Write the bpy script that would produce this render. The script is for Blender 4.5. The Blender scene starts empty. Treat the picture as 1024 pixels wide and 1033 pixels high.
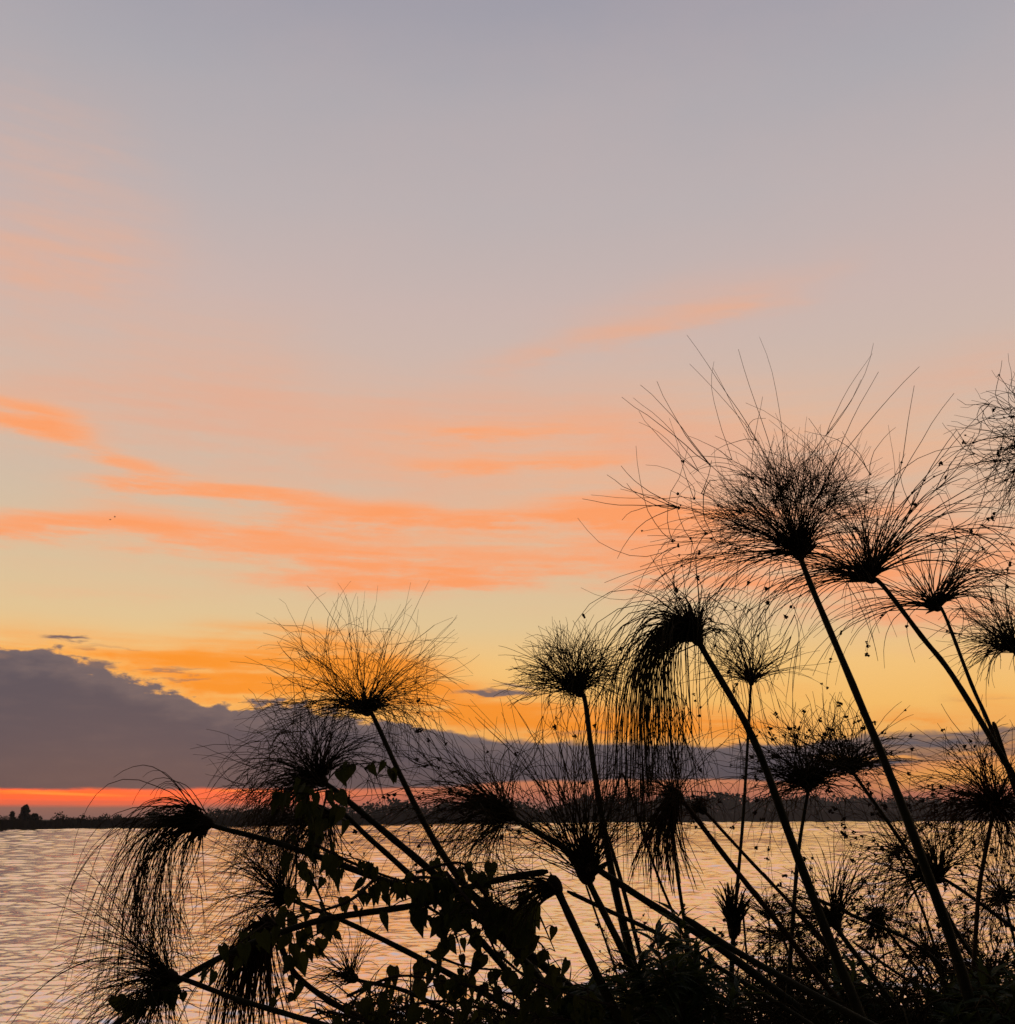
import bpy, math, random
import numpy as np
from mathutils import Vector

S = bpy.context.scene
COL = S.collection
RAD = math.radians
random.seed(7)
RNG = np.random.default_rng(11)

# ------------------------------------------------------------------ camera
F = 1108.0                      # focal length in pixels of the 1024 px wide photograph
CAM_Z = 1.8
PITCH = math.atan((826.0 - 516.5) / F)
cam_d = bpy.data.cameras.new('camera')
cam = bpy.data.objects.new('camera', cam_d)
COL.objects.link(cam)
cam_d.sensor_fit = 'HORIZONTAL'
cam_d.angle = 2 * math.atan(512.0 / F)
cam_d.clip_start = 0.05
cam_d.clip_end = 30000
cam.location = (0, 0, CAM_Z)
cam.rotation_euler = (math.pi / 2 + PITCH, 0, 0)
S.camera = cam

FW = np.array([0, math.cos(PITCH), math.sin(PITCH)])
UP = np.array([0, -math.sin(PITCH), math.cos(PITCH)])
RT = np.array([1.0, 0, 0])


def ray(px, py):
    return FW + RT * ((px - 512.0) / F) + UP * ((516.5 - py) / F)


def at(px, py, d):
    """the point of the place seen at a pixel of the photograph, d metres ahead"""
    v = ray(px, py)
    return np.array([0, 0, CAM_Z]) + v * (d / v[1])


def azel(px, py):
    v = ray(px, py)
    return math.degrees(math.atan2(v[0], v[1])), math.degrees(math.asin(v[2] / np.linalg.norm(v)))


# ------------------------------------------------------------------ view, sun
S.view_settings.view_transform = 'Standard'
S.view_settings.look = 'None'
S.view_settings.exposure = 0.0
S.view_settings.gamma = 1.0

SUN_AZ, SUN_EL = -19.0, 1.2
sun_d = bpy.data.lights.new('sun', 'SUN')
sun_d.energy = 0.006
sun_d.angle = RAD(10)
sun_d.color = (1.0, 0.5, 0.22)
sun = bpy.data.objects.new('sun', sun_d)
COL.objects.link(sun)
sv = Vector((math.sin(RAD(SUN_AZ)) * math.cos(RAD(SUN_EL)), math.cos(RAD(SUN_AZ)) * math.cos(RAD(SUN_EL)), math.sin(RAD(SUN_EL))))
sun.rotation_euler = sv.to_track_quat('Z', 'Y').to_euler()
sun.location = (0, 0, 50)


# ------------------------------------------------------------------ world: dusk sky
def lin(c):
    r = []
    for v in c:
        v = v / 255.0
        r.append(v / 12.92 if v <= 0.04045 else ((v + 0.055) / 1.055) ** 2.4)
    return (r[0], r[1], r[2], 1.0)


world = bpy.data.worlds.new('World')
S.world = world
world.use_nodes = True
NT = world.node_tree
NT.nodes.clear()
LK = NT.links


class X:
    """a scalar socket with arithmetic"""

    def __init__(self, s): self.s = s

    def _m(self, op, o=None, c=None, rev=False):
        n = NT.nodes.new('ShaderNodeMath')
        n.operation = op
        a = [self, o] if not rev else [o, self]
        if c is not None: a.append(c)
        for i, v in enumerate(a):
            if v is None: continue
            if isinstance(v, X): LK.new(v.s, n.inputs[i])
            else: n.inputs[i].default_value = float(v)
        return X(n.outputs[0])

    def __add__(self, o): return self._m('ADD', o)
    __radd__ = __add__
    def __mul__(self, o): return self._m('MULTIPLY', o)
    __rmul__ = __mul__
    def __sub__(self, o): return self._m('SUBTRACT', o)
    def __rsub__(self, o): return self._m('SUBTRACT', o, rev=True)
    def __truediv__(self, o): return self._m('DIVIDE', o)
    def pow(self, o): return self._m('POWER', o)
    def max(self, o): return self._m('MAXIMUM', o)
    def min(self, o): return self._m('MINIMUM', o)
    def abs(self): return self._m('ABSOLUTE')
    def exp(self): return self._m('EXPONENT')

    def step(self, a, b, lo=0.0, hi=1.0):
        n = NT.nodes.new('ShaderNodeMapRange')
        n.interpolation_type = 'SMOOTHSTEP'
        LK.new(self.s, n.inputs['Value'])
        for k, v in (('From Min', a), ('From Max', b), ('To Min', lo), ('To Max', hi)): n.inputs[k].default_value = v
        return X(n.outputs['Result'])


def combine(x, y, z):
    n = NT.nodes.new('ShaderNodeCombineXYZ')
    for i, v in enumerate((x, y, z)):
        if isinstance(v, X): LK.new(v.s, n.inputs[i])
        else: n.inputs[i].default_value = float(v)
    return n.outputs[0]


def noise(vec, scale, detail=4, rough=0.55):
    n = NT.nodes.new('ShaderNodeTexNoise')
    LK.new(vec, n.inputs['Vector'])
    n.inputs['Scale'].default_value = scale
    n.inputs['Detail'].default_value = detail
    n.inputs['Roughness'].default_value = rough
    return X(n.outputs[0])


def mix(fac, a, b):
    n = NT.nodes.new('ShaderNodeMix')
    n.data_type = 'RGBA'
    n.clamp_factor = True
    if isinstance(fac, X): LK.new(fac.s, n.inputs[0])
    else: n.inputs[0].default_value = fac
    for i, v in ((6, a), (7, b)):
        if hasattr(v, 'links'): LK.new(v, n.inputs[i])
        else: n.inputs[i].default_value = v
    return n.outputs[2]


def ramp(fac, stops):
    n = NT.nodes.new('ShaderNodeValToRGB')
    LK.new(fac.s, n.inputs[0])
    e = n.color_ramp.elements
    while len(e) < len(stops): e.new(0.5)
    for k, (p, c) in enumerate(stops):
        e[k].position = p
        e[k].color = c
    return n.outputs[0]


def curve(fac, pts, x0, x1, y0, y1):
    """piecewise curve through pts, as a grey ramp"""
    st = [((p - x0) / (x1 - x0), (((v - y0) / (y1 - y0)),) * 3 + (1.0,)) for p, v in pts]
    r = ramp((fac - x0) * (1 / (x1 - x0)), st)
    n = NT.nodes.new('ShaderNodeSeparateColor')
    LK.new(r, n.inputs[0])
    return X(n.outputs[0]) * (y1 - y0) + y0


tc = NT.nodes.new('ShaderNodeTexCoord')
sep = NT.nodes.new('ShaderNodeSeparateXYZ')
LK.new(tc.outputs['Generated'], sep.inputs[0])
dx, dy, dz = (X(sep.outputs[i]) for i in range(3))
AZ = dx._m('ARCTAN2', dy) * (180 / math.pi)
EL = dz.max(-0.999).min(0.999)._m('ARCSINE') * (180 / math.pi)

# elevation ramp of the clear sky, in degrees over 0..60
STOPS = [(0.0, (140, 104, 100)), (0.5, (168, 112, 100)), (1.0, (214, 124, 96)), (2.2, (228, 142, 92)), (3.6, (252, 178, 92)), (5.5, (254, 194, 104)),
         (7.6, (249, 200, 124)), (9.6, (229, 200, 150)), (12.5, (217, 196, 161)), (16.5, (208, 190, 170)), (21.0, (208, 187, 173)),
         (26.0, (201, 182, 177)), (31.0, (185, 177, 179)), (36.0, (171, 169, 176)), (42.0, (153, 153, 167)), (60.0, (92, 96, 120))]
sky = ramp(EL * (1 / 60.0), [(e / 60.0, lin(c)) for e, c in STOPS])

# coordinates of the cloud layer, stirred by turbulence
cv = combine(AZ * 0.035, EL * 0.11, 0.0)
w1 = noise(cv, 2.2, 5, 0.55) - 0.5
w2 = noise(combine(AZ * 0.035 + 7.3, EL * 0.11 + 3.1, 0.0), 2.2, 5, 0.55) - 0.5
tex = noise(combine(AZ * 0.05, EL * 0.34, 2.0), 2.6, 7, 0.62)
fine = noise(combine(AZ * 0.16, EL * 0.75, 5.0), 2.4, 6, 0.62)
AZw = AZ + w1 * 5.0
texN = tex.step(0.30, 0.70)
fineN = fine.step(0.28, 0.72)
stria = noise(combine(AZ * 0.03, EL * 0.9 + AZ * 0.02, 11.0), 2.2, 6, 0.6).step(0.3, 0.7)
ELw = EL + w2 * 1.9 + (fine - 0.5) * 0.9 + (tex - 0.5) * 1.0


def pxdeg(p): return math.degrees(p / F)


def streak(x0, y0, x1, y1, w, soft=1.0):
    """weight of one drawn-out cloud between two directions of the sky"""
    a0, e0 = azel(x0, y0)
    a1, e1 = azel(x1, y1)
    L = math.hypot(a1 - a0, e1 - e0)
    c, s = (a1 - a0) / L, (e1 - e0) / L
    ca, ce = (a0 + a1) / 2, (e0 + e1) / 2
    u = (AZw - ca) * c + (ELw - ce) * s
    v = (ELw - ce) * c - (AZw - ca) * s
    t = (u * (2.0 / (L * 1.15))).abs().pow(3.0) + (v * (1 / (pxdeg(w)))).abs().pow(2.0)
    return (t * -1.0).exp()


def layer(base, col, streaks, lo, hi, texamt=0.5):
    tot = None
    for st in streaks:
        k = streak(*st[:5]) * st[5]
        tot = k if tot is None else tot + k
    tot = tot * (1.0 - texamt + (texN * 0.45 + stria * 0.3 + fineN * 0.25) * (2.0 * texamt))
    return mix(tot.step(lo, hi), base, lin(col))


high = noise(combine(AZ * 0.02, EL * 0.05, 15.0), 1.6, 6, 0.6).step(0.32, 0.72)
sky = mix(high * EL.step(12, 22) * 0.15, sky, lin((216, 182, 172)))
BROAD = [(-60, 405, 560, 440, 45, .4), (300, 455, 760, 460, 70, .45), (560, 500, 1100, 540, 95, .85), (-60, 540, 620, 560, 50, .45), (700, 420, 1060, 420, 60, .45)]
sky = layer(sky, (240, 182, 142), BROAD, -0.05, 1.5, 0.45)
PINK = [(-60, 250, 170, 258, 34, .5), (60, 330, 330, 350, 55, .4), (480, 368, 770, 300, 13, .75), (560, 330, 720, 285, 22, .3), (60, 425, 520, 425, 44, .7),
        (620, 350, 860, 260, 30, .3), (0, 388, 300, 388, 34, .4), (880, 400, 1060, 350, 30, .5), (420, 410, 700, 440, 34, .6), (-80, 320, 60, 330, 60, .35),
        (640, 430, 1040, 545, 60, .5), (300, 480, 700, 485, 40, .3), (-40, 110, 150, 210, 75, .42)]
sky = layer(sky, (228, 176, 150), PINK, -0.05, 1.3, 0.55)
PEACH = [(-60, 405, 80, 432, 18, 1.0), (60, 440, 160, 482, 10, .8), (100, 487, 340, 499, 14, 1.05), (330, 446, 700, 430, 24, .5), (420, 428, 560, 438, 12, .4),
         (430, 468, 640, 464, 8, .6), (-60, 530, 190, 530, 16, 1.1), (160, 545, 420, 562, 20, .95), (320, 580, 560, 575, 15, .95), (260, 528, 420, 512, 14, .95),
         (400, 518, 660, 519, 10, 1.1), (340, 552, 660, 548, 28, .55), (600, 530, 960, 590, 44, .7), (840, 530, 1080, 560, 34, .7), (600, 580, 800, 592, 22, .55),
         (0, 595, 200, 600, 8, .3), (860, 590, 1080, 640, 30, .5), (560, 505, 780, 520, 16, .6)]
sky = layer(sky, (246, 176, 134), PEACH, -0.1, 1.3, 0.85)
sky = layer(sky, (255, 160, 102), PEACH, 0.25, 1.9, 1.0)
LOWORANGE = [(-60, 648, 330, 672, 26, .9), (60, 690, 420, 700, 24, 1.1), (300, 660, 470, 690, 30, .6), (440, 720, 650, 727, 19, 1.35), (630, 733, 790, 735, 15, 1.2), (880, 716, 970, 719, 6, .6),
             (700, 690, 820, 700, 14, .3), (960, 690, 1060, 730, 20, .4), (200, 625, 330, 640, 10, .3)]
sky = layer(sky, (255, 163, 70), LOWORANGE, 0.0, 1.15, 0.8)
sky = layer(sky, (255, 150, 40), LOWORANGE, 0.5, 1.6, 0.9)

# red glow under the cloud bank, strongest towards the sun
red = ((AZ - azel(20, 810)[0]).abs().pow(2.0) * (-1 / 130.0)).exp()
band = EL.step(0.45, 0.85) * EL.step(1.9, 2.5, 1.0, 0.0)
rtex = noise(combine(AZ * 0.1, EL * 2.6, 9.0), 1.6, 5, 0.6)
sky = mix(red * band * (rtex.step(0.25, 0.6) * 0.4 + 0.65), sky, tuple(2.2 * v for v in lin((255, 80, 8))))
sky = mix(red * band * rtex.step(0.5, 0.72) * 0.7, sky, tuple(2.0 * v for v in lin((255, 136, 36))))

# the dark cloud bank lying over the horizon
TOP = [(-200, 668), (0, 658), (60, 657), (105, 668), (150, 690), (190, 702), (235, 711), (290, 711), (340, 714), (400, 727), (450, 741), (500, 747), (570, 746),
       (650, 749), (720, 751), (790, 750), (850, 742), (900, 738), (960, 736), (1100, 728)]
BOT = [(-200, 797), (200, 796), (330, 797), (430, 796), (520, 789), (620, 787), (720, 787), (800, 789), (860, 778), (920, 771), (1000, 764), (1100, 758)]


def band_edge(pts):
    q = [azel(*p) for p in pts]
    return curve(AZ, [(-60, q[0][1])] + q + [(60, q[-1][1])], -60, 60, 0, 12)


top = band_edge(TOP)
bot = band_edge(BOT)
puff = noise(combine(AZ * 0.32, EL * 0.75, 1.0), 1.7, 8, 0.6) - 0.5
puffy = AZ.step(-8, 0, 1.0, 0.35)
lump = noise(combine(AZ * 0.11, EL * 0.3, 6.0), 2.0, 3, 0.5) - 0.5
edge_top = top - EL + puff * puffy * 2.7 + lump * puffy * 1.7
body = edge_top.step(-0.06, 0.26)
under = (EL - bot + (fine - 0.5) * 0.35).step(-0.08, 0.14)
veil = (noise(combine(AZ * 0.1, EL * 0.9, 4.0), 1.8, 6, 0.6)).step(0.36, 0.62)
right_gap = AZ.step(13, 24) * veil * 0.8
dark_body = body * under * (1.0 - right_gap * 0.6)
core = edge_top.step(0.0, 1.6)
cloudcol = mix(core, lin((108, 97, 102)), lin((78, 77, 91)))
cloudcol = mix(EL.step(1.6, 4.2, 0.75, 0.0) * (0.5 + fine * 0.6), cloudcol, lin((88, 80, 88)))
cloudcol = mix(fine.step(0.45, 0.75) * 0.35 * core.step(0.0, 1.0, 1.0, 0.35), cloudcol, lin((134, 112, 108)))
sky = mix(edge_top.step(-0.6, 0.05) * EL.step(2.4, 3.4) * AZ.step(-2, 6, 0.7, 0.15), sky, lin((255, 184, 96)))
sky = mix(dark_body, sky, cloudcol)
WISP = [(32, 637, 84, 643, 2.6, 1.15), (-20, 655, 14, 660, 4, 1.0), (88, 668, 112, 671, 3.5, .9), (128, 677, 205, 681, 2.2, .7), (462, 702, 548, 704, 3.6, 1.05), (500, 692, 560, 694, 2.5, .6),
        (150, 689, 200, 686, 1.8, .6), (60, 648, 150, 652, 2.2, .5), (560, 736, 640, 738, 2.5, .5), (880, 735, 1060, 733, 4, .7), (940, 700, 1040, 703, 3, .3)]
sky = layer(sky, (122, 102, 100), WISP, 0.15, 0.95, 0.4)
GAPS = [(900, 787, 1080, 772, 13, 1.1), (838, 766, 925, 765, 3.5, .9), (950, 756, 1060, 750, 4, .7), (740, 800, 900, 800, 9, .25)]
sky = layer(sky, (252, 168, 84), GAPS, 0.15, 1.0, 0.6)

# the eastern half, behind the viewer, has already gone to dusk
back = dy.step(-0.35, 0.55)
east = ramp(EL * (1 / 60.0), [(0, lin((34, 32, 36))), (0.2, lin((48, 43, 46))), (0.5, lin((52, 50, 56))), (1, lin((52, 53, 62)))])
sky = mix(back, east, sky)
sky = mix(EL.step(-0.6, -0.05), lin((52, 46, 44)), sky)

nish = NT.nodes.new('ShaderNodeTexSky')
nish.sky_type = 'NISHITA'
nish.sun_disc = False
nish.sun_elevation = RAD(SUN_EL)
nish.sun_rotation = RAD(SUN_AZ)
bg1 = NT.nodes.new('ShaderNodeBackground')
LK.new(sky, bg1.inputs[0])
bg1.inputs[1].default_value = 1.0
bg2 = NT.nodes.new('ShaderNodeBackground')
LK.new(nish.outputs[0], bg2.inputs[0])
bg2.inputs[1].default_value = 0.004
ad = NT.nodes.new('ShaderNodeAddShader')
LK.new(bg1.outputs[0], ad.inputs[0])
LK.new(bg2.outputs[0], ad.inputs[1])
wo = NT.nodes.new('ShaderNodeOutputWorld')
LK.new(ad.outputs[0], wo.inputs[0])
world.cycles.sampling_method = 'MANUAL'
world.cycles.sample_map_resolution = 512


# ------------------------------------------------------------------ materials
def material(name, c0, c1, scale=20.0, rough=0.6, spec=0.3, detail=4):
    m = bpy.data.materials.new(name)
    m.use_nodes = True
    t = m.node_tree
    b = t.nodes['Principled BSDF']
    n = t.nodes.new('ShaderNodeTexNoise')
    n.inputs['Scale'].default_value = scale
    n.inputs['Detail'].default_value = detail
    co = t.nodes.new('ShaderNodeTexCoord')
    t.links.new(co.outputs['Object'], n.inputs['Vector'])
    r = t.nodes.new('ShaderNodeValToRGB')
    r.color_ramp.elements[0].position = 0.35
    r.color_ramp.elements[1].position = 0.68
    r.color_ramp.elements[0].color = (*c0, 1)
    r.color_ramp.elements[1].color = (*c1, 1)
    t.links.new(n.outputs[0], r.inputs[0])
    t.links.new(r.outputs[0], b.inputs['Base Color'])
    b.inputs['Roughness'].default_value = rough
    b.inputs['Specular IOR Level'].default_value = spec
    return m


M_STEM = material('papyrus_stem', (0.030, 0.030, 0.012), (0.052, 0.042, 0.018), 30, 0.65, 0.12)
M_DRY = material('dry_stem', (0.055, 0.030, 0.016), (0.075, 0.045, 0.022), 25, 0.8, 0.08)
M_RAY = material('papyrus_ray', (0.040, 0.038, 0.014), (0.060, 0.050, 0.020), 12, 0.7, 0.08)
M_DRYRAY = material('dry_ray', (0.060, 0.034, 0.016), (0.080, 0.046, 0.020), 14, 0.8, 0.05)
M_BRACT = material('papyrus_bract', (0.030, 0.020, 0.010), (0.045, 0.032, 0.014), 30, 0.75, 0.1)
M_SEED = material('seed_head', (0.040, 0.022, 0.010), (0.055, 0.032, 0.015), 60, 0.9, 0.05)
M_LEAF = material('vine_leaf', (0.024, 0.034, 0.009), (0.052, 0.058, 0.016), 9, 0.6, 0.12)
M_WILLOW = material('narrow_leaf', (0.026, 0.045, 0.014), (0.045, 0.068, 0.022), 12, 0.55, 0.2)
M_WOOD = material('vine_wood', (0.045, 0.028, 0.016), (0.060, 0.040, 0.022), 40, 0.85, 0.1)
M_UNDER = material('reed_litter', (0.040, 0.036, 0.014), (0.070, 0.050, 0.022), 5, 0.8, 0.05)
M_FARREED = material('far_reeds', (0.040, 0.036, 0.014), (0.070, 0.056, 0.024), 0.06, 0.9, 0.02)
M_FARTREE = material('far_foliage', (0.035, 0.045, 0.020), (0.060, 0.066, 0.030), 0.12, 0.9, 0.02)
M_BARK = material('far_bark', (0.05, 0.04, 0.03), (0.08, 0.06, 0.045), 3, 0.9, 0.05)
M_MUD = material('river_mud', (0.055, 0.040, 0.026), (0.10, 0.075, 0.05), 3, 0.8, 0.2, 8)
M_LAND = material('far_land', (0.055, 0.055, 0.028), (0.09, 0.08, 0.045), 0.02, 0.95, 0.02, 8)
M_BIRD = material('bird_plumage', (0.04, 0.03, 0.03), (0.06, 0.05, 0.045), 20, 0.8, 0.1)


def let_light_through(m, col, fac):
    t = m.node_tree
    out = [n for n in t.nodes if n.type == 'OUTPUT_MATERIAL'][0]
    tr = t.nodes.new('ShaderNodeBsdfTranslucent')
    tr.inputs[0].default_value = (*col, 1)
    mx = t.nodes.new('ShaderNodeMixShader')
    mx.inputs[0].default_value = fac
    t.links.new(t.nodes['Principled BSDF'].outputs[0], mx.inputs[1])
    t.links.new(tr.outputs[0], mx.inputs[2])
    t.links.new(mx.outputs[0], out.inputs[0])


let_light_through(M_RAY, (0.20, 0.11, 0.035), 0.4)
let_light_through(M_DRYRAY, (0.24, 0.11, 0.04), 0.4)
let_light_through(M_LEAF, (0.10, 0.11, 0.02), 0.3)
let_light_through(M_WILLOW, (0.09, 0.11, 0.02), 0.3)
let_light_through(M_UNDER, (0.14, 0.08, 0.03), 0.3)


# ------------------------------------------------------------------ builders
def mesh_obj(name, V, Fc, mat, parent=None, smooth=True, loc=None):
    """link vertices (world coordinates) and faces as one mesh object"""
    me = bpy.data.meshes.new(name)
    V = np.asarray(V, float)
    if parent is not None:
        V = V - np.array(parent.matrix_basis.translation if parent.type == 'EMPTY' else (0, 0, 0)) - np.array(parent.get('_org', (0, 0, 0)))
    org = None
    if loc is not None:
        org = np.array(loc, float)
        V = V - org
    if isinstance(Fc, np.ndarray):
        nf, k = Fc.shape
        me.vertices.add(len(V))
        me.vertices.foreach_set('co', V.ravel())
        me.loops.add(nf * k)
        me.loops.foreach_set('vertex_index', Fc.ravel().astype(np.int32))
        me.polygons.add(nf)
        me.polygons.foreach_set('loop_start', np.arange(0, nf * k, k, dtype=np.int32))
        me.polygons.foreach_set('use_smooth', np.full(nf, smooth))
        me.update(calc_edges=True)
        me.validate()
    else:
        me.from_pydata(V.tolist(), [], Fc)
        me.polygons.foreach_set('use_smooth', [smooth] * len(me.polygons))
        me.update()
    me.materials.append(mat)
    o = bpy.data.objects.new(name, me)
    COL.objects.link(o)
    if org is not None: o.location = org
    if parent is not None: o.parent = parent
    return o


def empty(name, loc):
    o = bpy.data.objects.new(name, None)
    COL.objects.link(o)
    o.empty_display_size = 0.1
    o.location = tuple(float(v) for v in loc)
    return o


def tag(o, label=None, cat=None, group=None, kind=None):
    if label: o['label'] = label
    if cat: o['category'] = cat
    if group: o['group'] = group
    if kind: o['kind'] = kind
    return o


def norm(v): return v / np.maximum(np.linalg.norm(v, axis=-1, keepdims=True), 1e-9)


def tubes(P, R, sides=3):
    """P (n, s, 3) polylines, R (n, s) radii -> verts, quads"""
    n, s, _ = P.shape
    T = np.gradient(P, axis=1)
    T = norm(T)
    ref = np.where(np.abs(T[:, :1, 2:3]) > 0.9, np.array([1.0, 0.1, 0]), np.array([0.05, 0.1, 1.0]))
    A = norm(np.cross(T, np.broadcast_to(ref, T.shape)))
    B = np.cross(T, A)
    ang = np.arange(sides) * 2 * math.pi / sides
    V = P[:, :, None, :] + R[:, :, None, None] * (A[:, :, None, :] * np.cos(ang)[None, None, :, None] + B[:, :, None, :] * np.sin(ang)[None, None, :, None])
    V = V.reshape(-1, 3)
    i = np.arange(n)[:, None, None] * s * sides
    j = np.arange(s - 1)[None, :, None] * sides
    k = np.arange(sides)[None, None, :]
    k2 = (k + 1) % sides
    a = i + j + k
    b = i + j + k2
    Q = np.stack([a, b, b + sides, a + sides], -1).reshape(-1, 4)
    return V, Q


def join(parts):
    V, Q, o = [], [], 0
    for v, q in parts:
        if len(v) == 0: continue
        V.append(v)
        Q.append(q + o)
        o += len(v)
    return np.concatenate(V), np.concatenate(Q)


def spline(pts, per=8):
    P = np.array(pts, float)
    if len(P) == 2:
        t = np.linspace(0, 1, per + 1)[:, None]
        return P[0] * (1 - t) + P[1] * t
    E = np.vstack([2 * P[0] - P[1], P, 2 * P[-1] - P[-2]])
    out = []
    for k in range(1, len(E) - 2):
        p0, p1, p2, p3 = E[k - 1], E[k], E[k + 1], E[k + 2]
        for t in np.linspace(0, 1, per, endpoint=False):
            out.append(0.5 * (2 * p1 + (p2 - p0) * t + (2 * p0 - 5 * p1 + 4 * p2 - p3) * t * t + (3 * p1 - p0 - 3 * p2 + p3) * t ** 3))
    out.append(P[-1])
    return np.array(out)


def screen_dir(ang):
    """direction in the upright picture plane: degrees clockwise from straight up"""
    a = RAD(ang)
    return np.array([math.sin(a), 0.0, math.cos(a)])


def cone_dirs(n, axis, spread):
    axis = axis / np.linalg.norm(axis)
    h = np.array([0, 1.0, 0.05])
    e1 = norm(np.cross(axis, h))
    e2 = np.cross(axis, e1)
    th = RAD(spread) * RNG.random(n) ** 0.42
    ph = RNG.random(n) * 2 * math.pi
    return axis * np.cos(th)[:, None] + (e1 * np.cos(ph)[:, None] + e2 * np.sin(ph)[:, None]) * np.sin(th)[:, None]


def grow(P0, D, L, g, curl, steps=12):
    """grow curved threads from P0 along D, bent by their weight and by wind"""
    n = len(P0)
    ds = 1.0 / (steps - 1)
    P = np.zeros((n, steps, 3))
    P[:, 0] = P0
    d = D.copy()
    curl = curl * 1.25
    kick = RNG.normal(0, 1, (n, 3)) * curl
    gg = g * RNG.uniform(0.6, 1.4, n)
    for k in range(1, steps):
        t = k * ds
        f = kick + RNG.normal(0, 1, (n, 3)) * curl * 0.8
        f[:, 2] -= gg * (0.3 + 1.4 * t)
        d = norm(d + f * ds)
        P[:, k] = P[:, k - 1] + d * (L * ds)[:, None]
    return P, d


def octa(C, r):
    """little knots, stretched at random, at points C"""
    n = len(C)
    base = np.array([[1, 0, 0], [-1, 0, 0], [0, 1, 0], [0, -1, 0], [0, 0, 1], [0, 0, -1]], float)
    fc = np.array([[0, 2, 4, 4], [2, 1, 4, 4], [1, 3, 4, 4], [3, 0, 4, 4], [2, 0, 5, 5], [1, 2, 5, 5], [3, 1, 5, 5], [0, 3, 5, 5]])[:, :3]
    s = RNG.uniform(0.5, 1.4, (n, 6, 1)) * r
    V = C[:, None, :] + base[None] * s
    Q = fc[None] + (np.arange(n) * 6)[:, None, None]
    return V.reshape(-1, 3), Q.reshape(-1, 3)


def ground_z(x, y):
    return 0.22 - 0.5 * min(max((y - 1.2) / 3.2, 0.0), 1.0)


def to_ground(path):
    """carry a stem on from its last point down to the mud"""
    P = [np.array(p) for p in path]
    t = norm(P[-1] - P[-2])
    p = P[-1].copy()
    out = []
    for k in range(60):
        t = norm(t + np.array([0, 0, -0.10]))
        p = p + t * 0.08
        out.append(p.copy())
        if p[2] < ground_z(p[0], p[1]) - 0.08: break
    return P + out


def g(n, L0, L1, ang, spread, grav, curl=0.6, fork=0.0, knot=0.0, w=1.25):
    return dict(n=n, L0=L0, L1=L1, ang=ang, spread=spread, grav=grav, curl=curl, fork=fork, knot=knot, w=w)


def seed_mesh():
    v, q = octa(RNG.normal(0, 0.55, (5, 3)), 0.75)
    me = bpy.data.meshes.new('seed_cluster')
    me.from_pydata(v.tolist(), [], q.tolist())
    me.materials.append(M_SEED)
    return me


SEEDS = [seed_mesh() for _ in range(5)]


def seed_cluster(c, r, parent):
    o = bpy.data.objects.new('seed_cluster', random.choice(SEEDS))
    o.parent = parent
    o.location = tuple(c)
    o.scale = (r * random.uniform(.6, 1.2),) * 3
    o.rotation_euler = (random.uniform(0, 6), random.uniform(0, 6), 0)
    COL.objects.link(o)


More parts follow.
